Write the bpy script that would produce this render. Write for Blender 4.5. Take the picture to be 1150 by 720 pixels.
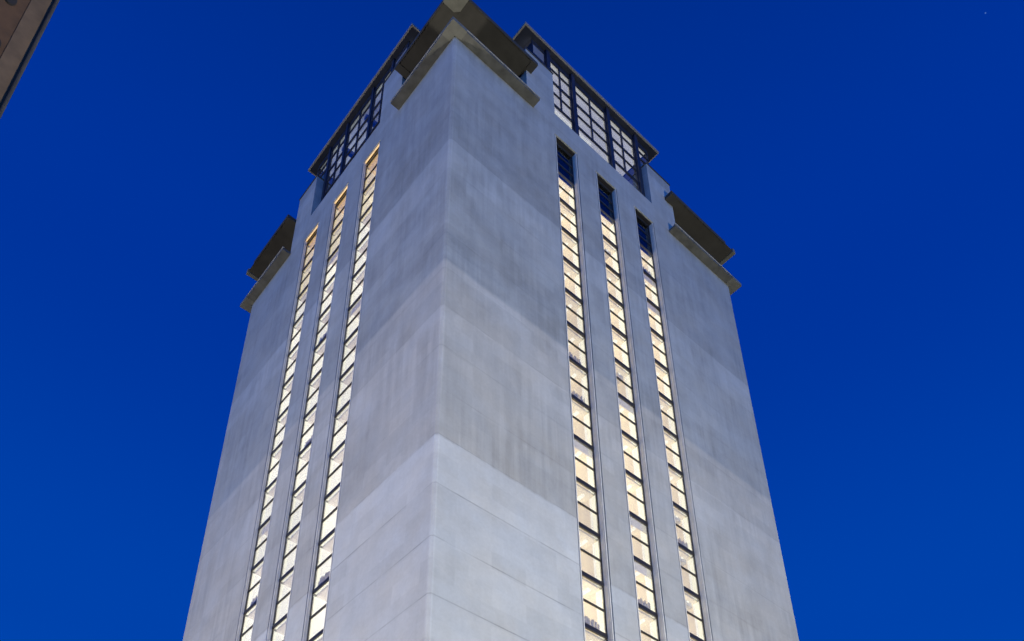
import bpy, bmesh, math, random
from mathutils import Vector, Matrix
random.seed(7)
R = math.radians
scn = bpy.context.scene
for o in list(bpy.data.objects): bpy.data.objects.remove(o)

# ------------------------------------------------------------------ camera
GZ = -59.86                       # ground level; z = 0 is the underside of the tower's corner ledges
F, PITCH, YAW, ROLL = 1089.8, R(31.973), R(48.477), R(-0.564)
CAM = Vector((-15.362, -21.554, -58.236))
fw = Vector((math.cos(PITCH)*math.cos(YAW), math.cos(PITCH)*math.sin(YAW), math.sin(PITCH)))
rt = fw.cross(Vector((0, 0, 1))).normalized(); up = rt.cross(fw)
rt2 = rt*math.cos(ROLL)+up*math.sin(ROLL); up2 = -rt*math.sin(ROLL)+up*math.cos(ROLL)
cd = bpy.data.cameras.new('camera'); cam = bpy.data.objects.new('camera', cd)
scn.collection.objects.link(cam); scn.camera = cam
m = Matrix((rt2, up2, -fw)).transposed().to_4x4(); m.translation = CAM
cam.matrix_world = m
cd.sensor_fit = 'HORIZONTAL'; cd.sensor_width = 36.0; cd.lens = F/1150*36
cd.shift_y = (766.7-360)/1150     # the photograph is the upper crop of an upright frame
cd.clip_end = 5000; cd.clip_start = 0.1

# ------------------------------------------------------------------ dusk sky
w = bpy.data.worlds.new('World'); scn.world = w; w.use_nodes = True
nt = w.node_tree; nt.nodes.clear()
def N(nt, t, **k):
    n = nt.nodes.new(t)
    for a, b in k.items(): setattr(n, a, b)
    return n
out = N(nt, 'ShaderNodeOutputWorld'); bg = N(nt, 'ShaderNodeBackground')
tc = N(nt, 'ShaderNodeTexCoord'); sx = N(nt, 'ShaderNodeSeparateXYZ')
ramp = N(nt, 'ShaderNodeValToRGB')
nt.links.new(tc.outputs['Generated'], sx.inputs[0]); nt.links.new(sx.outputs['Z'], ramp.inputs[0])
cr = ramp.color_ramp; cr.interpolation = 'EASE'
cr.elements[0].position = 0.0; cr.elements[0].color = (0.22, 0.70, 2.0, 1)
cr.elements[1].position = 1.0; cr.elements[1].color = (0.0, 0.023, 0.23, 1)
for p_, c_ in ((0.24, (0.10, 0.42, 1.5, 1)), (0.40, (0.0, 0.070, 0.46, 1)), (0.55, (0.0, 0.053, 0.40, 1)), (0.80, (0.0, 0.033, 0.33, 1))):
    e = cr.elements.new(p_); e.color = c_
nt.links.new(ramp.outputs[0], bg.inputs[0]); bg.inputs[1].default_value = 1.0
nt.links.new(bg.outputs[0], out.inputs[0])
scn.view_settings.view_transform = 'Standard'; scn.view_settings.look = 'None'
scn.view_settings.exposure = 0; scn.view_settings.gamma = 1; scn.view_settings.use_curve_mapping = False

# floodlights standing on the ground in front of the two facades (out of frame)
def flood(name, loc, target, power, size, col, spot=R(70)):
    l = bpy.data.lights.new(name, 'AREA'); l.energy = power; l.size = size; l.color = col
    o = bpy.data.objects.new(name, l); scn.collection.objects.link(o); o.location = loc
    o.rotation_euler = (Vector(target)-Vector(loc)).to_track_quat('-Z', 'Y').to_euler()
    return o
flood('floodlight', (12, -40, GZ+5), (13, 0, -24), 22500, 4.0, (1.0, 0.96, 0.76))
flood('floodlight', (-40, 12, GZ+5), (0, 12, -24), 19500, 4.0, (1.0, 0.92, 0.76))

# ------------------------------------------------------------------ materials
def mat(name):
    m_ = bpy.data.materials.new(name); m_.use_nodes = True
    return m_, m_.node_tree, m_.node_tree.nodes['Principled BSDF']
def L(nt, a, b): nt.links.new(a, b)
def math_(nt, op, a, b=None, clamp=False):
    n = N(nt, 'ShaderNodeMath', operation=op); n.use_clamp = clamp
    for i, v in enumerate((a, b)):
        if v is None: continue
        if isinstance(v, (int, float)): n.inputs[i].default_value = v
        else: L(nt, v, n.inputs[i])
    return n.outputs[0]
def mapr(nt, v, a, b, c, d, smooth=False):
    n = N(nt, 'ShaderNodeMapRange'); n.clamp = True
    if smooth: n.interpolation_type = 'SMOOTHSTEP'
    L(nt, v, n.inputs[0])
    for i, x in enumerate((a, b, c, d)): n.inputs[i+1].default_value = x
    return n.outputs[0]
def noise(nt, vec, scale, detail=4, rough=0.55, sc=(1, 1, 1), loc=(0, 0, 0), dist=0):
    mp = N(nt, 'ShaderNodeMapping'); mp.inputs['Scale'].default_value = sc; mp.inputs['Location'].default_value = loc
    L(nt, vec, mp.inputs[0]); n = N(nt, 'ShaderNodeTexNoise')
    n.inputs['Scale'].default_value = scale; n.inputs['Detail'].default_value = detail
    n.inputs['Roughness'].default_value = rough; n.inputs['Distortion'].default_value = dist
    L(nt, mp.outputs[0], n.inputs['Vector']); return n.outputs[0]
def simple(name, col, rough=0.7, metal=0, nz=0.25, scale=2.0, bump=0.0):
    m_, nt, b = mat(name)
    tc = N(nt, 'ShaderNodeTexCoord'); v = noise(nt, tc.outputs['Object'], scale, 6)
    f = mapr(nt, v, 0.3, 0.7, 1-nz, 1+nz)
    mx = N(nt, 'ShaderNodeMix', data_type='RGBA', blend_type='MULTIPLY'); mx.inputs[0].default_value = 1
    mx.inputs[6].default_value = (*col, 1); L(nt, f, mx.inputs[7]); L(nt, mx.outputs[2], b.inputs['Base Color'])
    b.inputs['Roughness'].default_value = rough; b.inputs['Metallic'].default_value = metal
    if bump:
        bp = N(nt, 'ShaderNodeBump'); bp.inputs['Strength'].default_value = bump; bp.inputs['Distance'].default_value = 0.03
        L(nt, v, bp.inputs['Height']); L(nt, bp.outputs[0], b.inputs['Normal'])
    return m_
def emis(name, col, strength, diff=(0.6, 0.58, 0.55), var=0.15, scale=1.3, rnd=0.12):
    m_, nt, b = mat(name)
    tc = N(nt, 'ShaderNodeTexCoord'); oi = N(nt, 'ShaderNodeObjectInfo')
    v = noise(nt, tc.outputs['Object'], scale, 3)
    f = mapr(nt, v, 0.3, 0.7, 1-var, 1+var)
    r = mapr(nt, oi.outputs['Random'], 0, 1, 1-rnd, 1+rnd)
    s = math_(nt, 'MULTIPLY', math_(nt, 'MULTIPLY', f, r), strength)
    b.inputs['Base Color'].default_value = (*diff, 1); b.inputs['Roughness'].default_value = 0.8
    b.inputs['Emission Color'].default_value = (*col, 1); L(nt, s, b.inputs['Emission Strength'])
    return m_

def concrete():
    m_, nt, b = mat('cast concrete facade')
    tc = N(nt, 'ShaderNodeTexCoord'); O = tc.outputs['Object']
    s = N(nt, 'ShaderNodeSeparateXYZ'); L(nt, O, s.inputs[0]); X, Y, Z = s.outputs
    UV = N(nt, 'ShaderNodeCombineXYZ'); u = math_(nt, 'SUBTRACT', X, Y); L(nt, u, UV.inputs[0]); L(nt, Z, UV.inputs[1])
    uv = UV.outputs[0]
    wob = noise(nt, uv, 0.8, 5); wob = math_(nt, 'MULTIPLY', math_(nt, 'SUBTRACT', wob, 0.5), 0.5)
    lift = math_(nt, 'DIVIDE', math_(nt, 'ADD', Z, 30.48+2.55*30), 2.55)
    li = math_(nt, 'FLOOR', math_(nt, 'ADD', lift, math_(nt, 'MULTIPLY', wob, 0.25)))
    wn = N(nt, 'ShaderNodeTexWhiteNoise', noise_dimensions='1D'); L(nt, li, wn.inputs['W'])
    liftv = mapr(nt, wn.outputs['Value'], 0, 1, 0.88, 1.08)
    # seam line at every lift, broken along its length
    fr = math_(nt, 'FRACT', math_(nt, 'ADD', lift, math_(nt, 'MULTIPLY', wob, 0.03)))
    d = math_(nt, 'ABSOLUTE', math_(nt, 'SUBTRACT', fr, 0.5)); line = mapr(nt, d, 0.482, 0.497, 0, 1)
    brk = mapr(nt, noise(nt, uv, 0.45, 3), 0.40, 0.58, 0.15, 1)
    seam = math_(nt, 'SUBTRACT', 1.0, math_(nt, 'MULTIPLY', math_(nt, 'MULTIPLY', line, brk), 0.30))
    # patches the size of formwork boards
    bt = N(nt, 'ShaderNodeTexBrick'); bt.offset = 0.37
    mpb = N(nt, 'ShaderNodeMapping'); L(nt, uv, mpb.inputs[0])
    wv = N(nt, 'ShaderNodeCombineXYZ'); L(nt, math_(nt, 'MULTIPLY', wob, 0.5), wv.inputs[0]); L(nt, math_(nt, 'MULTIPLY', wob, 0.5), wv.inputs[1])
    L(nt, wv.outputs[0], mpb.inputs['Location'])
    L(nt, mpb.outputs[0], bt.inputs['Vector'])
    bt.inputs['Color1'].default_value = (0, 0, 0, 1); bt.inputs['Color2'].default_value = (1, 1, 1, 1); bt.inputs['Mortar'].default_value = (.45, .45, .45, 1)
    bt.inputs['Scale'].default_value = 1.0; bt.inputs['Brick Width'].default_value = 1.7; bt.inputs['Row Height'].default_value = 0.85
    bt.inputs['Mortar Size'].default_value = 0.02; bt.inputs['Mortar Smooth'].default_value = 1
    panel = mapr(nt, bt.outputs['Color'], 0, 1, 0.94, 1.04)
    # which height: upper concrete is stained, bluer and darker towards the top, the lowest zone was cleaned
    zw = math_(nt, 'ADD', Z, math_(nt, 'MULTIPLY', wob, 0.35))
    au = math_(nt, 'ABSOLUTE', u); rag = math_(nt, 'MULTIPLY', math_(nt, 'SUBTRACT', noise(nt, uv, 2.5, 6, 0.65, sc=(1, .6, 1)), 0.5), 0.35)
    drop = mapr(nt, au, 8.2, 8.3, 0, 2.6); far = mapr(nt, au, 15.3, 15.4, 0, 9)
    zw2 = math_(nt, 'ADD', math_(nt, 'ADD', math_(nt, 'ADD', zw, rag), drop), far)
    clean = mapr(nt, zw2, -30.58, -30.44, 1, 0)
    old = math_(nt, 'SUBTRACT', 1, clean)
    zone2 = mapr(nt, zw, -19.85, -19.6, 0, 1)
    big = noise(nt, uv, 0.22, 6, 0.6); bigv = mapr(nt, big, 0.35, 0.68, 0.93, 1.06)
    med = noise(nt, uv, 0.9, 6, 0.62, dist=0.4); medv = mapr(nt, med, 0.35, 0.7, 0.94, 1.045)
    fine = noise(nt, O, 7, 5, 0.6); finev = mapr(nt, fine, 0.3, 0.7, 0.96, 1.04)
    stk = noise(nt, uv, 1.0, 5, 0.6, sc=(2.6, 0.10, 1)); stv = mapr(nt, stk, 0.36, 0.62, 0, 1)
    stm = mapr(nt, noise(nt, uv, 0.25, 3, loc=(9, 4, 0)), 0.38, 0.62, 0.15, 1)
    streak = math_(nt, 'MULTIPLY', math_(nt, 'MULTIPLY', stv, stm), 0.17)
    streak = math_(nt, 'SUBTRACT', 1.0, math_(nt, 'MULTIPLY', streak, mapr(nt, clean, 0, 1, 1, 0.25)))
    # dirt gathered just above the cleaned zone
    band = math_(nt, 'MULTIPLY', mapr(nt, zw, -30.5, -22, 1, 0), old)
    dirt = math_(nt, 'SUBTRACT', 1.0, math_(nt, 'MULTIPLY', math_(nt, 'MULTIPLY', band, mapr(nt, med, 0.35, 0.6, 0.25, 1)), 0.20))
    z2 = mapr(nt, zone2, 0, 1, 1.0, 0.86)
    blot = mapr(nt, noise(nt, uv, 0.5, 5, 0.55, sc=(1.5, 0.7, 1), loc=(17, 3, 0), dist=0.2), 0.52, 0.62, 0, 0.08)
    blot = math_(nt, 'SUBTRACT', 1.0, math_(nt, 'MULTIPLY', blot, mapr(nt, old, 0, 1, 0.2, 1)))
    edge = mapr(nt, math_(nt, 'ADD', X, Y), 0.13, 0.20, 1.10, 1.0)  # light strip on the corner chamfer, painted into the albedo
    cl = mapr(nt, clean, 0, 1, 0.97, 1.03)
    seam = math_(nt, 'SUBTRACT', 1.0, math_(nt, 'MULTIPLY', math_(nt, 'SUBTRACT', 1.0, seam), mapr(nt, clean, 0, 1, 0.45, 1.15)))
    # dark weathered pours between the cleaned corner zone and the ledges, ragged lower edges
    zb = math_(nt, 'ADD', zw, math_(nt, 'MULTIPLY', rag, 1.6))
    dark = mapr(nt, noise(nt, uv, 0.35, 6, 0.6, sc=(0.8, 1.6, 1), loc=(5, 21, 0)), 0.40, 0.60, 0.25, 1)
    b1 = math_(nt, 'MULTIPLY', mapr(nt, zb, -19.9, -19.6, 0, 1), mapr(nt, zb, -17.5, -12, 1, 0))
    b2 = math_(nt, 'MULTIPLY', mapr(nt, zb, -10.3, -9.9, 0, 1), mapr(nt, zb, -8.5, -4.5, 1, 0))
    pour = math_(nt, 'SUBTRACT', 1.0, math_(nt, 'MULTIPLY', math_(nt, 'MULTIPLY', math_(nt, 'ADD', b1, b2), math_(nt, 'MULTIPLY', dark, mapr(nt, au, 6, 17, 1, 0.3))), 0.17))
    v = math_(nt, 'MULTIPLY', seam, pour)
    for k in (blot, edge, liftv, panel, bigv, medv, finev, streak, dirt, z2, cl): v = math_(nt, 'MULTIPLY', v, k)
    mixc = N(nt, 'ShaderNodeMix', data_type='RGBA'); L(nt, mapr(nt, noise(nt, uv, 0.5, 4, loc=(3, 8, 1)), 0.35, 0.65, 0, 1), mixc.inputs[0])
    mixc.inputs[6].default_value = (0.52, 0.505, 0.475, 1); mixc.inputs[7].default_value = (0.51, 0.515, 0.515, 1)
    mx = N(nt, 'ShaderNodeMix', data_type='RGBA', blend_type='MULTIPLY'); mx.inputs[0].default_value = 1
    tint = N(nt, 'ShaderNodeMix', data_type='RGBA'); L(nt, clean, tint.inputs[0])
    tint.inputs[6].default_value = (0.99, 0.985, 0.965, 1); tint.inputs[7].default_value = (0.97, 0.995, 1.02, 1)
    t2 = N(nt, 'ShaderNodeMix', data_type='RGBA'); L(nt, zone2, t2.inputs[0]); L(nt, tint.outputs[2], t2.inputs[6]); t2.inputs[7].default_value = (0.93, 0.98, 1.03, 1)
    m3 = N(nt, 'ShaderNodeMix', data_type='RGBA', blend_type='MULTIPLY'); m3.inputs[0].default_value = 1
    L(nt, mixc.outputs[2], m3.inputs[6]); L(nt, t2.outputs[2], m3.inputs[7])
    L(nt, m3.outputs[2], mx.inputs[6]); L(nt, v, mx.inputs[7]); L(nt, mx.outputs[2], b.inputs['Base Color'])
    b.inputs['Roughness'].default_value = 0.85
    bp = N(nt, 'ShaderNodeBump'); bp.inputs['Strength'].default_value = 0.5; bp.inputs['Distance'].default_value = 0.02
    L(nt, math_(nt, 'ADD', math_(nt, 'MULTIPLY', v, 1.2), math_(nt, 'MULTIPLY', fine, 0.2)), bp.inputs['Height']); L(nt, bp.outputs[0], b.inputs['Normal'])
    return m_
M = dict(
    conc=concrete(),
    lip=simple('pale ledge lip', (0.36, 0.35, 0.32), 0.8, nz=0.15),
    ledge=simple('weathered ledge concrete', (0.10, 0.10, 0.095), 0.85, nz=0.3, scale=1.5, bump=0.2),
    cap=simple('pale corner block concrete', (0.14, 0.14, 0.128), 0.85, nz=0.15, scale=2),
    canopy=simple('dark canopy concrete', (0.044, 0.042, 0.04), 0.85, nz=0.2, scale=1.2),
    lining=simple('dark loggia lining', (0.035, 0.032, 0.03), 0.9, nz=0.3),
    coping=simple('dark lead coping', (0.05, 0.055, 0.065), 0.5, 0.3, nz=0.2),
    metal=simple('dark steel window frame', (0.022, 0.02, 0.022), 0.45, 0.2, nz=0.2),
    navy=simple('navy painted steel', (0.018, 0.024, 0.05), 0.5, 0.2, nz=0.2),
    trim=simple('pale roof edge trim', (0.26, 0.25, 0.27), 0.6, 0.2, nz=0.1),
    sill=simple('pale finish and painted jamb light', (0.72, 0.69, 0.63), 0.8, nz=0.1),  # pale tone also paints the light on the window jambs
    ceil=emis('lit cream ceiling', (1.0, 0.77, 0.42), 0.93, rnd=0.22),  # room light is put into ceilings and reveals as their own glow
    shade=emis('dimmer lit fittings', (1.0, 0.80, 0.55), 0.50, var=0.3),
    ceil2=emis('lit tan ceiling', (1.0, 0.82, 0.62), 0.56, rnd=0.2),
    white=emis('lit white reveal', (1.0, 0.94, 0.74), 1.35, var=0.08),
    amber=emis('amber lit lining', (1.0, 0.58, 0.14), 0.72, var=0.2),
    yell=emis('warm lit ceiling', (1.0, 0.84, 0.50), 0.95),
    belv=emis('lit belvedere ceiling', (0.93, 0.91, 0.90), 0.74, var=0.12, scale=0.4, rnd=0),  # belvedere light put into its ceilings, a bright and a dim side
    belvl=emis('dim belvedere ceiling', (0.80, 0.89, 1.0), 0.42, var=0.5, scale=0.35, rnd=0),
    bright=emis('added belvedere glow', (1.0, 1.0, 0.88), 1.0, var=0.1, rnd=0),  # for the added glowing panel under the ceiling
    book=simple('book spines', (0.6, 0.52, 0.4), 0.8, nz=0.6, scale=9),
)
def glassmat(name, tint, refl):
    m_, nt, b = mat(name); nt.nodes.remove(b)
    o = nt.nodes['Material Output']; t = N(nt, 'ShaderNodeBsdfTransparent'); t.inputs[0].default_value = (*tint, 1)
    g = N(nt, 'ShaderNodeBsdfGlossy'); g.inputs['Roughness'].default_value = 0.03; g.inputs[0].default_value = (0.9, 0.95, 1, 1)
    fr = N(nt, 'ShaderNodeFresnel'); fr.inputs[0].default_value = 1.45
    mx = N(nt, 'ShaderNodeMixShader'); L(nt, math_(nt, 'MULTIPLY', fr.outputs[0], refl), mx.inputs[0])
    L(nt, t.outputs[0], mx.inputs[1]); L(nt, g.outputs[0], mx.inputs[2]); L(nt, mx.outputs[0], o.inputs[0]); return m_
M['glass'] = glassmat('clear window glass', (0.96, 0.96, 0.94), 0.6)
M['dglass'] = glassmat('unlit window glass', (0.5, 0.55, 0.6), 1.0)

# ------------------------------------------------------------------ mesh helpers
def bx(bm, x0, x1, y0, y1, z0, z1, mi=0):
    v = [bm.verts.new(p) for p in ((x0, y0, z0), (x1, y0, z0), (x1, y1, z0), (x0, y1, z0), (x0, y0, z1), (x1, y0, z1), (x1, y1, z1), (x0, y1, z1))]
    for f in ((0, 3, 2, 1), (4, 5, 6, 7), (0, 1, 5, 4), (1, 2, 6, 5), (2, 3, 7, 6), (3, 0, 4, 7)):
        bm.faces.new([v[i] for i in f]).material_index = mi
def prism(bm, pts, z0, z1, mi=0):
    a = [bm.verts.new((x, y, z0)) for x, y in pts]; b = [bm.verts.new((x, y, z1)) for x, y in pts]; n = len(pts)
    bm.faces.new(a[::-1]).material_index = mi; bm.faces.new(b).material_index = mi
    for i in range(n): bm.faces.new((a[i], a[(i+1) % n], b[(i+1) % n], b[i])).material_index = mi
def quad(bm, ps, mi=0): bm.faces.new([bm.verts.new(p) for p in ps]).material_index = mi
def mesh(name, bm, mats):
    bmesh.ops.recalc_face_normals(bm, faces=bm.faces)
    me = bpy.data.meshes.new(name); bm.to_mesh(me); bm.free()
    for k in (mats if isinstance(mats, (list, tuple)) else [mats]): me.materials.append(M[k] if isinstance(k, str) else k)
    return me
def link(name, me, parent=None):
    o = bpy.data.objects.new(name, me); scn.collection.objects.link(o)
    if parent: o.parent = parent
    return o
def obj(name, bm, mats, parent=None): return link(name, mesh(name, bm, mats), parent)

# ------------------------------------------------------------------ setting
bm = bmesh.new(); s_ = 1500
quad(bm, ((-s_, -s_, GZ), (s_, -s_, GZ), (s_, s_, GZ), (-s_, s_, GZ)))
g = obj('ground', bm, simple('asphalt ground', (0.05, 0.05, 0.052), 0.9, scale=0.6)); g['kind'] = 'structure'
bm = bmesh.new(); bx(bm, -9, 33, -9, 32, GZ+0.004, GZ+0.13)
g = obj('pavement', bm, simple('grey paving', (0.28, 0.27, 0.26), 0.85, scale=1.2)); g['kind'] = 'structure'

# ------------------------------------------------------------------ tower
W, W2 = 24.0, 22.77
ZT = -0.67
CX = (8.42, 11.83, 15.24); CY = (7.93, 11.33, 14.72)
HW = 0.80; RB = 0.13; RD = 0.07; SD = 2.4
tower = bpy.data.objects.new('tower', None); scn.collection.objects.link(tower); tower.empty_display_size = 2
tower.location = (W/2, W2/2, GZ)
tower['label'] = 'tall pale concrete tower with lit vertical window strips and a glazed top storey'
tower['category'] = 'tower'
ROOT = tower
def part(name, bm, mats, parent=None):
    """mesh given in world coordinates, hung under the tower"""
    me = mesh(name, bm, mats); o = link(name, me, parent or ROOT)
    if parent is None: o.location = -Vector(tower.location)
    return o
c = 0.10
def slots(axis_pts):
    r = []
    for cc in axis_pts:
        r += [(cc-HW-RB, 0), (cc-HW-RB, RD), (cc-HW, RD), (cc-HW, SD), (cc+HW, SD), (cc+HW, RD), (cc+HW+RB, RD), (cc+HW+RB, 0)]
    return r
ZR = ZT+0.0
poly = [(c, 0)] + slots(CX) + [(W-c, 0), (W, c), (W, W2-c), (W-c, W2), (c, W2), (0, W2-c)] + [(y, x) for x, y in reversed(slots(CY))] + [(0, c)]
bm = bmesh.new()
prism(bm, poly, GZ-0.5, ZT)
full = [(c, 0), (W-c, 0), (W, c), (W, W2-c), (W-c, W2), (c, W2), (0, W2-c), (0, c)]
prism(bm, full, ZT, 0.28)
A0, A1, B0, B1 = 5.35, 18.65, 5.2, 17.57        # where the loggias end on the two facades
PX0, PX1, PY0, PY1 = 7.6, 16.3, 7.35, 15.3      # where the belvedere glazing starts and ends
q = 1.5
plus = [(A0, 0), (A1, 0), (A1, q), (W-q, q), (W-q, B0), (W, B0), (W, B1), (W-q, B1), (W-q, W2-q), (A1, W2-q), (A1, W2), (A0, W2), (A0, W2-q), (q, W2-q), (q, B1), (0, B1), (0, B0), (q, B0), (q, q), (A0, q)]
prism(bm, plus, 0.28, 1.62)
PT = 6.2
# masonry piers either side of the belvedere glazing, on all four facades
for (x0, x1) in ((A0, PX0), (PX1, A1)):
    prism(bm, [(x0, 0), (x1, 0), (x1, 2.4), (x0, 2.4)], 1.62, PT)
    prism(bm, [(x0, W2-2.4), (x1, W2-2.4), (x1, W2), (x0, W2)], 1.62, PT)
for (y0, y1) in ((B0, PY0), (PY1, B1)):
    prism(bm, [(0, y0), (2.4, y0), (2.4, y1), (0, y1)], 1.62, PT)
    prism(bm, [(W-2.4, y0), (W, y0), (W, y1), (W-2.4, y1)], 1.62, PT)
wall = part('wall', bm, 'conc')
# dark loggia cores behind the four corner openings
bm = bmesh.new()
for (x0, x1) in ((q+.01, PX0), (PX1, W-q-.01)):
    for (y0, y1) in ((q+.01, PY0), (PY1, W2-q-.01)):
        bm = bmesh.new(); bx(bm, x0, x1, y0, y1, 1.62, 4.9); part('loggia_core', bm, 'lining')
# lining on the recessed loggia walls up to the canopy
CZ = 3.62
def corner(ix, iy):
    """ledge and canopy wrapping one corner; ix/iy say which side of the plan"""
    def X(v): return v if ix == 0 else W-v
    def Y(v): return v if iy == 0 else W2-v
    def B(bm, x0, x1, y0, y1, z0, z1, mi=0):
        a, b = sorted((X(x0), X(x1))); e, f = sorted((Y(y0), Y(y1))); bx(bm, a, b, e, f, z0, z1, mi)
    o = 0.57
    ax = 5.82 if ix == 0 else W-17.75
    ay = 5.25
    bm = bmesh.new()
    B(bm, 0.4, ax, -o, 0.02, 0.0, 0.20); B(bm, -o, 0.02, 0.4, ay, 0.0, 0.20)
    B(bm, 0.02, ax, 0.02, q, 0.28, 0.36); B(bm, 0.02, q, q, ay, 0.28, 0.36)
    # thin raised lip along the outer edge
    lg = part('ledge', bm, 'ledge')
    bm = bmesh.new(); B(bm, 0.4, ax+.02, -o-.03, -o+.08, 0.203, 0.27); B(bm, -o-.03, -o+.08, 0.4, ay+.02, 0.203, 0.27)
    link('ledge_lip', mesh('ledge_lip', bm, 'lip'), lg)
    bm = bmesh.new(); B(bm, -o-.035, 0.397, -o-.035, -0.008, -0.012, 0.275); B(bm, -o-.035, -0.008, -0.005, 0.397, -0.012, 0.275)
    link('corner_block', mesh('corner_block', bm, 'cap'), lg)
    # canopy: slab with a rim turned down around its dark soffit
    bm = bmesh.new(); o = 0.62; ax -= 0.1; ay -= 0.1; z = CZ
    B(bm, 0.43, ax, -o, q+.2, z+0.10, z+0.24); B(bm, -o, q+.2, q+.203, ay, z+0.10, z+0.24); B(bm, -o, 0.427, 0.43, q+.2, z+.10, z+.24)
    B(bm, 0.43, ax+.005, -o-.006, -o+.05, z+.04, z+0.36); B(bm, -o-.006, -o+.05, 0.43, ay+.005, z+.04, z+0.36)
    B(bm, ax-.45, ax+.006, -o+.053, q+.1, z+.04, z+.361); B(bm, -o+.053, q+.1, ay-.45, ay+.006, z+.04, z+.361)
    B(bm, -.2, .6, -.2, .6, z+.12, z+.23)
    if ix != iy: B(bm, -o+.04, .5, -o+.04, .5, z+.11, z+.235)
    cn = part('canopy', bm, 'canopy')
    bm = bmesh.new()
    if ix != iy:
        if ix: B(bm, -o-.02, -o+.26, -o-.02, q+.3, z-.02, z+.38)
        else: B(bm, -o-.02, q+.3, -o-.02, -o+.26, z-.02, z+.38)
    pts = [(-o-.02, -o+.22), (-o+.22, -o-.02), (0.42, -o-.02), (0.42, 0.15), (0.15, 0.42), (-o-.02, 0.42)]
    if ix == iy: prism(bm, [(X(a), Y(b)) for a, b in pts], z+.02, z+.38)
    link('corner_block', mesh('corner_block', bm, 'cap'), cn)
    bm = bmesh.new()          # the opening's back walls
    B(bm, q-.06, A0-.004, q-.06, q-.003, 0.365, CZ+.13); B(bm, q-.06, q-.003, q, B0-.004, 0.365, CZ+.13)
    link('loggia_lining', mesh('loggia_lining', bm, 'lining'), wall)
for a in (0, 1):
    for b in (0, 1): corner(a, b)
# jambs that close the openings up to the canopy and the wall above
def plusring(z0, z1, e):
    for (x0, x1) in ((A0-e, PX0+e), (PX1-e, A1+e)):
        for (y0, y1) in ((-e, 2.4), (W2-2.4, W2+e)): bm = bmesh.new(); bx(bm, x0, x1, y0, y1, z0, z1); part('coping', bm, 'coping')
    for (y0, y1) in ((B0-e, PY0+e), (PY1-e, B1+e)):
        for (x0, x1) in ((-e, 2.4), (W-2.4, W+e)): bm = bmesh.new(); bx(bm, x0, x1, y0, y1, z0, z1); part('coping', bm, 'coping')
plusring(PT, PT+0.10, 0.05)

# roof of the belvedere: a cross of two bars with a pale edge
RZ = 10.1
rx0, rx1, ry0, ry1 = 5.7, 18.25, 5.1, 17.55
s = 0.3
def cross(e=0):
    a0, a1, b0, b1 = rx0-e, rx1+e, ry0-e, ry1+e; t = s-e
    return [(a0, t), (a1, t), (a1, b0), (W-t, b0), (W-t, b1), (a1, b1), (a1, W2-t), (a0, W2-t), (a0, b1), (t, b1), (t, b0), (a0, b0)]
bm = bmesh.new(); prism(bm, cross(0), RZ, RZ+0.30); roof = part('roof', bm, 'navy')
bm = bmesh.new()
c0, c1 = cross(-0.01), cross(0.10); n = len(c0)
for i in range(n):
    j = (i+1) % n
    a, b_, c_, d_ = c0[i], c0[j], c1[j], c1[i]
    lo, hi = RZ+0.02, RZ+0.24
    quad(bm, [(*a, lo), (*b_, lo), (*c_, lo), (*d_, lo)]); quad(bm, [(*a, hi), (*d_, hi), (*c_, hi), (*b_, hi)])
    quad(bm, [(*d_, lo), (*c_, lo), (*c_, hi), (*d_, hi)])
link('roof_edge', mesh('roof_edge', bm, 'trim'), roof)
# header beam and ceiling behind the glass
gx0, gx1, gy0, gy1 = 6.5, 17.45, 5.9, 16.75; gd = 0.62
bm = bmesh.new()
HZ = 9.55
for y in (gd, W2-gd-.3): bm = bmesh.new(); bx(bm, gx0, gx1, y, y+.05, HZ, RZ-.001); part('header_beam', bm, 'navy')
for x in (gd, W-gd-.3): bm = bmesh.new(); bx(bm, x, x+.05, gy0, gy1, HZ, RZ-.001); part('header_beam', bm, 'navy')
bm = bmesh.new()    # pale upstand seen over the pier copings
for (x0, x1) in ((rx0+.25, PX0), (PX1, rx1-.25)):
    bm = bmesh.new(); bx(bm, x0, x1, 0.45, gd+.3, PT+.103, PT+.75); part('upstand', bm, 'trim')
for (y0, y1) in ((ry0+.25, PY0), (PY1, ry1-.25)):
    bm = bmesh.new(); bx(bm, 0.45, gd+.3, y0, y1, PT+.103, PT+.75); part('upstand', bm, 'trim')
# belvedere room: lit ceiling with beams, floor, core
bm = bmesh.new()
bx(bm, .70, W-.70, gy0+.1, gy1-.1, HZ+.06, HZ+.10, 1); bx(bm, gx0+.1, gx1-.1, .70, W2-.70, HZ+.01, HZ+.05, 0)
ceiling = part('lit_ceiling', bm, ['belv', 'belvl'])
bm = bmesh.new(); bx(bm, 9.9, 14.0, 2.7, 4.6, HZ-.06, HZ-.01); link('added_glow_panel', mesh('added_glow_panel', bm, 'bright'), ceiling)  # added glowing panel that brightens the lowest glass row
for y in (8.6, 11.4, 14.2):
    bm = bmesh.new(); bx(bm, 1.0, 7.5, y-.14, y+.14, HZ-.35, HZ+.04); part('ceiling_beam', bm, 'navy')
bm = bmesh.new(); bx(bm, 8.2, 15.8, 8, 14.8, 1.62, RZ-.45); part('service_core', bm, 'sill')
for x in (gx0, gx1):
    bm = bmesh.new(); bx(bm, x-.03, x+.03, gd+.06, 5.0, PT+.1, HZ+.08); part('side_panel', bm, 'navy')
for y in (gy0, gy1):
    bm = bmesh.new(); bx(bm, gd+.06, 5.0, y-.03, y+.03, PT+.1, HZ+.08); part('side_panel', bm, 'navy')
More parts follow.
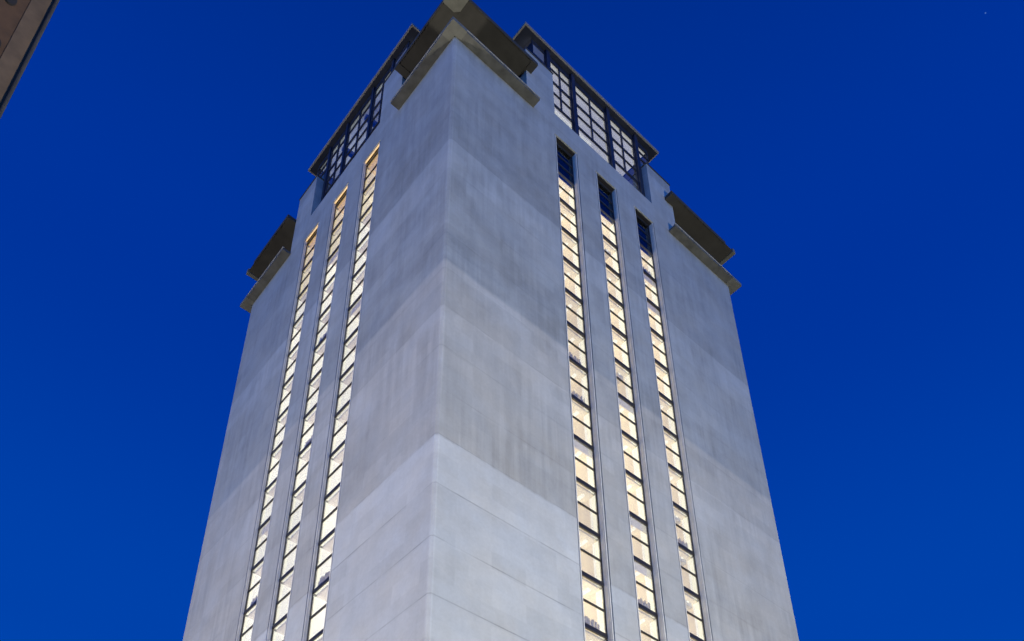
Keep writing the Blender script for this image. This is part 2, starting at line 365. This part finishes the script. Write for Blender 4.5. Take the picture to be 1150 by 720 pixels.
def bay(u0, u1, zrows, vm, place, pm='glass', name='window'):
    """one belvedere window in local x (along), y (inward), z"""
    bm = bmesh.new(); z0, z1 = zrows[0], zrows[-1]
    for i, z in enumerate(zrows):
        h = 0.075 if i in (1, 3) else 0.035
        if 0 < i < len(zrows)-1 or len(zrows) < 5: bx(bm, u0, u1, -.05, .05, z-h, z+h)
    bx(bm, u0, u0+.06, -.052, .052, z0, z1); bx(bm, u1-.06, u1, -.052, .052, z0, z1)
    for x in vm: bx(bm, x-.04, x+.04, -.056, .056, zrows[1] if len(zrows) > 4 else z0, z1)
    f = link(name, mesh('belvedere_window', bm, 'navy'), ROOT); place(f)
    bm = bmesh.new(); bx(bm, u0+.06, u1-.06, -.008, .008, z0, z1)
    link('pane', mesh('pane', bm, pm), f)
    return f
T0 = Vector(tower.location)
def place_r(f): f.location = Vector((0, gd, 0))-T0
def place_l(f): f.location = Vector((gd, W2, 0))-T0; f.rotation_euler = (0, 0, -math.pi/2)
rows = [1.62, 4.35, 5.75, 7.05, 8.55, HZ]
posts_x = (7.78, 10.02, 13.33, 16.12)
for a, b_ in zip(posts_x[:-1], posts_x[1:]): bay(a+.15, b_-.15, rows, [(a+b_)/2], place_r)
bay(gx0, PX0+.0, [6.95, 8.3, HZ], [], place_r, 'trim'); bay(PX1+.03, gx1, [6.95, 7.9, 8.75, HZ], [], place_r)
py = (7.5, 9.8, 12.9, 15.12); lp = [W2-v for v in py][::-1]
for a, b_ in zip(lp[:-1], lp[1:]): bay(a+.15, b_-.15, rows, [(a+b_)/2], place_l)
bay(W2-gy1, W2-PY1-.03, [6.95, 7.9, 8.75, HZ], [], place_l); bay(W2-PY0, W2-gy0, [6.95, 8.3, HZ], [], place_l, 'trim')
for x in posts_x:
    for y0, y1 in ((.12, gd+.1), (W2-gd-.1, W2-.12)):
        bm = bmesh.new(); bx(bm, x-.15, x+.15, y0 if y0 > 1 else .42, y1 if y0 < 1 else W2-.42, 1.62, RZ-.002); part('post', bm, 'navy')
for y in py:
    for x0, x1 in ((.50, gd+.1), (W-gd-.1, W-.50)):
        bm = bmesh.new(); bx(bm, x0, x1, y-.12, y+.12, 1.62, RZ-.002); part('post', bm, 'navy')

# ------------------------------------------------------------------ window strips
ZA, H = -27.685, 2.663
rms_w = []
def strip_meshes(side):
    w_ = HW-.004
    bm = bmesh.new()
    bx(bm, -w_, w_, -.05, .05 if side == 0 else .02, -.12, .09 if side == 0 else .06)
    bx(bm, -w_, w_, -.035, .035, 1.25, 1.32)              # middle transom
    for sx_ in (-1, 1): bx(bm, *sorted((sx_*w_, sx_*(w_-(.055 if side == 0 else .03)))), -.03, .03, .103, H-.153)
    fr = mesh('window_frame', bm, 'metal')
    bm = bmesh.new(); bx(bm, -w_+.06, w_-.06, -.006, .006, .10, 1.25); bx(bm, -w_+.06, w_-.06, -.006, .006, 1.32, H-.15)
    pn = mesh('pane', bm, 'glass')
    bm = bmesh.new(); e = HW-.012; dep = 1.7
    jd = 0.42 if side == 0 else 0.95
    bx(bm, -e, e, .15, dep, H-.19, H-.155, 0)            # ceiling
    bx(bm, -e, e, .15, dep, -.10, -.06, 2)               # floor
    bx(bm, -e, e, dep+.003, dep+.05, -.06, H-.19, 0)     # back
    for sx_ in (-1, 1):
        bx(bm, *sorted((sx_*e, sx_*(e-.02))), .05, jd, -.056, H-.193, 1)
        bx(bm, *sorted((sx_*(e+.008), sx_*(e-.012))), jd+.003, dep, -.056, H-.193, 0)
    # hanging lamp tube
    bx(bm, e-.55, e-.40, .35 if side == 0 else .2, dep-.2, H-.30, H-.22, 1)
    rms = []
    for k in range(4):
        b2 = bm.copy(); rr = random.Random(k+side*7)
        if k:                                            # shelf end, duct or blind inside
            x = rr.uniform(-.5, .2); bx(b2, x, x+.25+.2*rr.random(), .35+.3*rr.random(), dep-.1, H-.45-.3*rr.random(), H-.20, (0, 2, 3)[k-1])
        if k == 3: bx(b2, -w_+.06, w_-.06, .03, .045, H-.15-rr.uniform(.3, .6), H-.15, 3)
        bx(b2, -.55, -.48, .2, dep-.05, H-.21, H-.195, 3)
        if side == 1 and k in (0, 1):
            rms_w.append(mesh('lit_room', b2.copy(), ['amber' if k == 0 else 'yell', 'yell', 'sill', 'shade']))
        rms.append(mesh('lit_room', b2, ['ceil' if side == 0 else 'ceil2', 'white', 'sill', 'shade']))
    bm.free()
    return fr, pn, rms
def book_mesh(seed):
    rr = random.Random(seed); bm = bmesh.new(); x = -.55+rr.random()*.2
    while x < .35+rr.random()*.2:
        t = .03+rr.random()*.05; h = .2+rr.random()*.25
        bx(bm, x, x+t, .015, .05, .12, .12+h); x += t+rr.choice((0.004, .004, .06))
    return mesh('books', bm, 'book')
books = [book_mesh(k) for k in range(4)]
NF = 14
GD = 0.33
for side, centres in ((0, CX), (1, CY)):
    fr, pn, rm = strip_meshes(side)
    for cc in centres:
        GD = 0.33 if side == 0 else 0.20
        loc = (Vector((cc, GD, 0)) if side == 0 else Vector((GD, cc, 0)))-T0
        rot = (0, 0, 0 if side == 0 else -math.pi/2)
        top = 8 if side == 0 else 9
        for k in range(top, top-NF-1, -1):
            z = ZA+H*k
            f = link('window', fr, ROOT); f.location = loc+Vector((0, 0, z)); f.rotation_euler = rot
            link('pane', pn, f); link('room_interior', rms_w[top-k] if side == 1 and top-k < 2 else rm[random.choice((0, 0, 0, 1, 1, 2, 3))], f)
            if side == 0 and z < -32 and random.random() < .75 or random.random() < .08:
                link('books', random.choice(books), f)
        # the storeys below the frame down to the plinth
        bm = bmesh.new(); z = ZA+H*(top-NF-1); w_ = HW-.004
        while z > GZ+4:
            bx(bm, -w_, w_, -.06, .14, z-.15, z+.10); bx(bm, -w_, w_, -.035, .035, z+1.25, z+1.32)
            bx(bm, -w_, w_, .2, .25, z+.103, z+H-.153, 1); z -= H
        bx(bm, -w_, w_, -.03, .2, GZ+.2, z+H-.16, 2)
        f = link('window', mesh('lower_windows', bm, ['metal', 'ceil', 'sill']), ROOT); f.location = loc; f.rotation_euler = rot; f['kind'] = 'stuff'
        # head of the strip
        bm = bmesh.new(); zb = ZA+H*(top+1)
        if side == 0:
            for zz in (zb, zb+.88, zb+1.76): bx(bm, -w_, w_, -.05, .05, zz-.04, zz+.04)
            bx(bm, -w_, w_, -.06, .14, ZT-.16, ZT-.003)
            for sx_ in (-1, 1): bx(bm, *sorted((sx_*w_, sx_*(w_-.065))), -.04, .04, zb+.05, ZT-.17)
            hd = link('window', mesh('head_window', bm, 'navy'), ROOT)
            bm = bmesh.new(); bx(bm, -w_+.06, w_-.06, -.006, .006, zb+.05, ZT-.17); link('pane', mesh('pane', bm, 'dglass'), hd)
            bm = bmesh.new(); bx(bm, -w_, w_, .6, .65, zb-.1, ZT-.01); link('backing', mesh('backing', bm, 'coping'), hd)
        else:
            zb = ZA+H*(top+1)
            bx(bm, -w_, w_, -.04, .04, zb-.04, zb+.06); bx(bm, -w_, w_, -.06, .0, ZT-.10, ZT-.003)
            hd = link('window', mesh('head_window', bm, 'metal'), ROOT)
            bm = bmesh.new(); bx(bm, -w_, w_, .05, .4, zb+.07, ZT-.11); link('amber_panel', mesh('amber_panel', bm, 'amber'), hd)
        hd.location = loc; hd.rotation_euler = rot
        bm = bmesh.new(); bx(bm, -HW+.004, HW-.004, -GD+RD+.004, -.07, ZT-.10, ZT-.004)
        hb = link('strip_soffit', mesh('strip_soffit', bm, 'metal' if side == 0 else 'amber'), ROOT); hb.location = loc; hb.rotation_euler = rot  # left facade: amber light on the soffit is its own painted glow
        # pale lining and bead paint the light caught on the strip's jambs
        for sx_ in (-1, 1):
            bm = bmesh.new(); bx(bm, *sorted((sx_*(HW-.001), sx_*(HW-.008))), -GD+RD+.005, -.055, GZ+.2, ZT-.11)
            hb = link('jamb_light_lining', mesh('jamb_light_lining', bm, 'sill'), ROOT); hb.location = loc; hb.rotation_euler = rot
            bm = bmesh.new(); bx(bm, *sorted((sx_*(HW+.015), sx_*(HW+.06))), -GD+.01, -GD+RD+.02, GZ+.2, ZT-.06)
            hb = link('jamb_light_bead', mesh('jamb_light_bead', bm, 'sill'), ROOT); hb.location = loc; hb.rotation_euler = rot

# ------------------------------------------------------------------ dark neighbouring building at the left edge
bd = bpy.data.objects.new('building', None); scn.collection.objects.link(bd)
ex, ey = -15.95, CAM.y+12; bd.location = (ex, ey, GZ)
bd['label'] = 'dark brown rendered building cut off at the upper left edge, with a paler corner strip'; bd['category'] = 'building'
def bpart(name, bm, m_, parent=None):
    o = link(name, mesh(name, bm, m_), parent or bd)
    if parent is None: o.location = -Vector((ex, ey, GZ))
    return o
bm = bmesh.new(); bx(bm, ex-12, ex-.03, ey, ey+10, GZ, GZ+25)
render = simple('dark brown render', (0.070, 0.036, 0.016), 0.9, nz=0.35, scale=2.2, bump=0.4)
bwl = bpart('wall', bm, render)
bm = bmesh.new(); bx(bm, ex-.33, ex-.025, ey-.015, ey-.003, GZ, GZ+25)
bpart('corner_strip', bm, simple('paler corner render', (0.095, 0.062, 0.036), 0.85, nz=0.25, scale=3))
bm = bmesh.new()
bmesh.ops.create_cone(bm, cap_ends=True, segments=16, radius1=.035, radius2=.035, depth=24.6, matrix=Matrix.Translation((ex+.005, ey-.05, GZ+12.3)))
bpart('drainpipe', bm, 'lining')
bm = bmesh.new(); bx(bm, ex-12.2, ex+.03, ey-.3, ey+10.2, GZ+25.003, GZ+25.35); bpart('cornice', bm, render)
hole = simple('dark vent', (0.012, 0.01, 0.01), 0.9)
for (vx, vz, r_) in ((-.60, -38.75, .11), (-.50, -40.15, .10), (-.62, -41.5, .09)):
    bm = bmesh.new()
    bmesh.ops.create_cone(bm, cap_ends=True, segments=20, radius1=r_, radius2=r_*.9, depth=.03,
                          matrix=Matrix.Translation((ex+vx, ey-.016, vz)) @ Matrix.Rotation(math.pi/2, 4, 'X') @ Matrix.Diagonal((1, 1.8, 1, 1)))
    bpart('vent', bm, hole)

bd.rotation_euler = (0, 0, R(9))
# ------------------------------------------------------------------ one faint star
d = Vector((0.692, 0.0355, 1.1105)).normalized()
bm = bmesh.new(); bmesh.ops.create_icosphere(bm, subdivisions=2, radius=1.5)
st = obj('star', bm, emis('star light', (0.10, 0.25, 0.8), 0.5, diff=(0, 0, 0), var=0)); st.location = CAM+d*2600
st['label'] = 'faint star high in the blue sky at the right'; st['category'] = 'star'
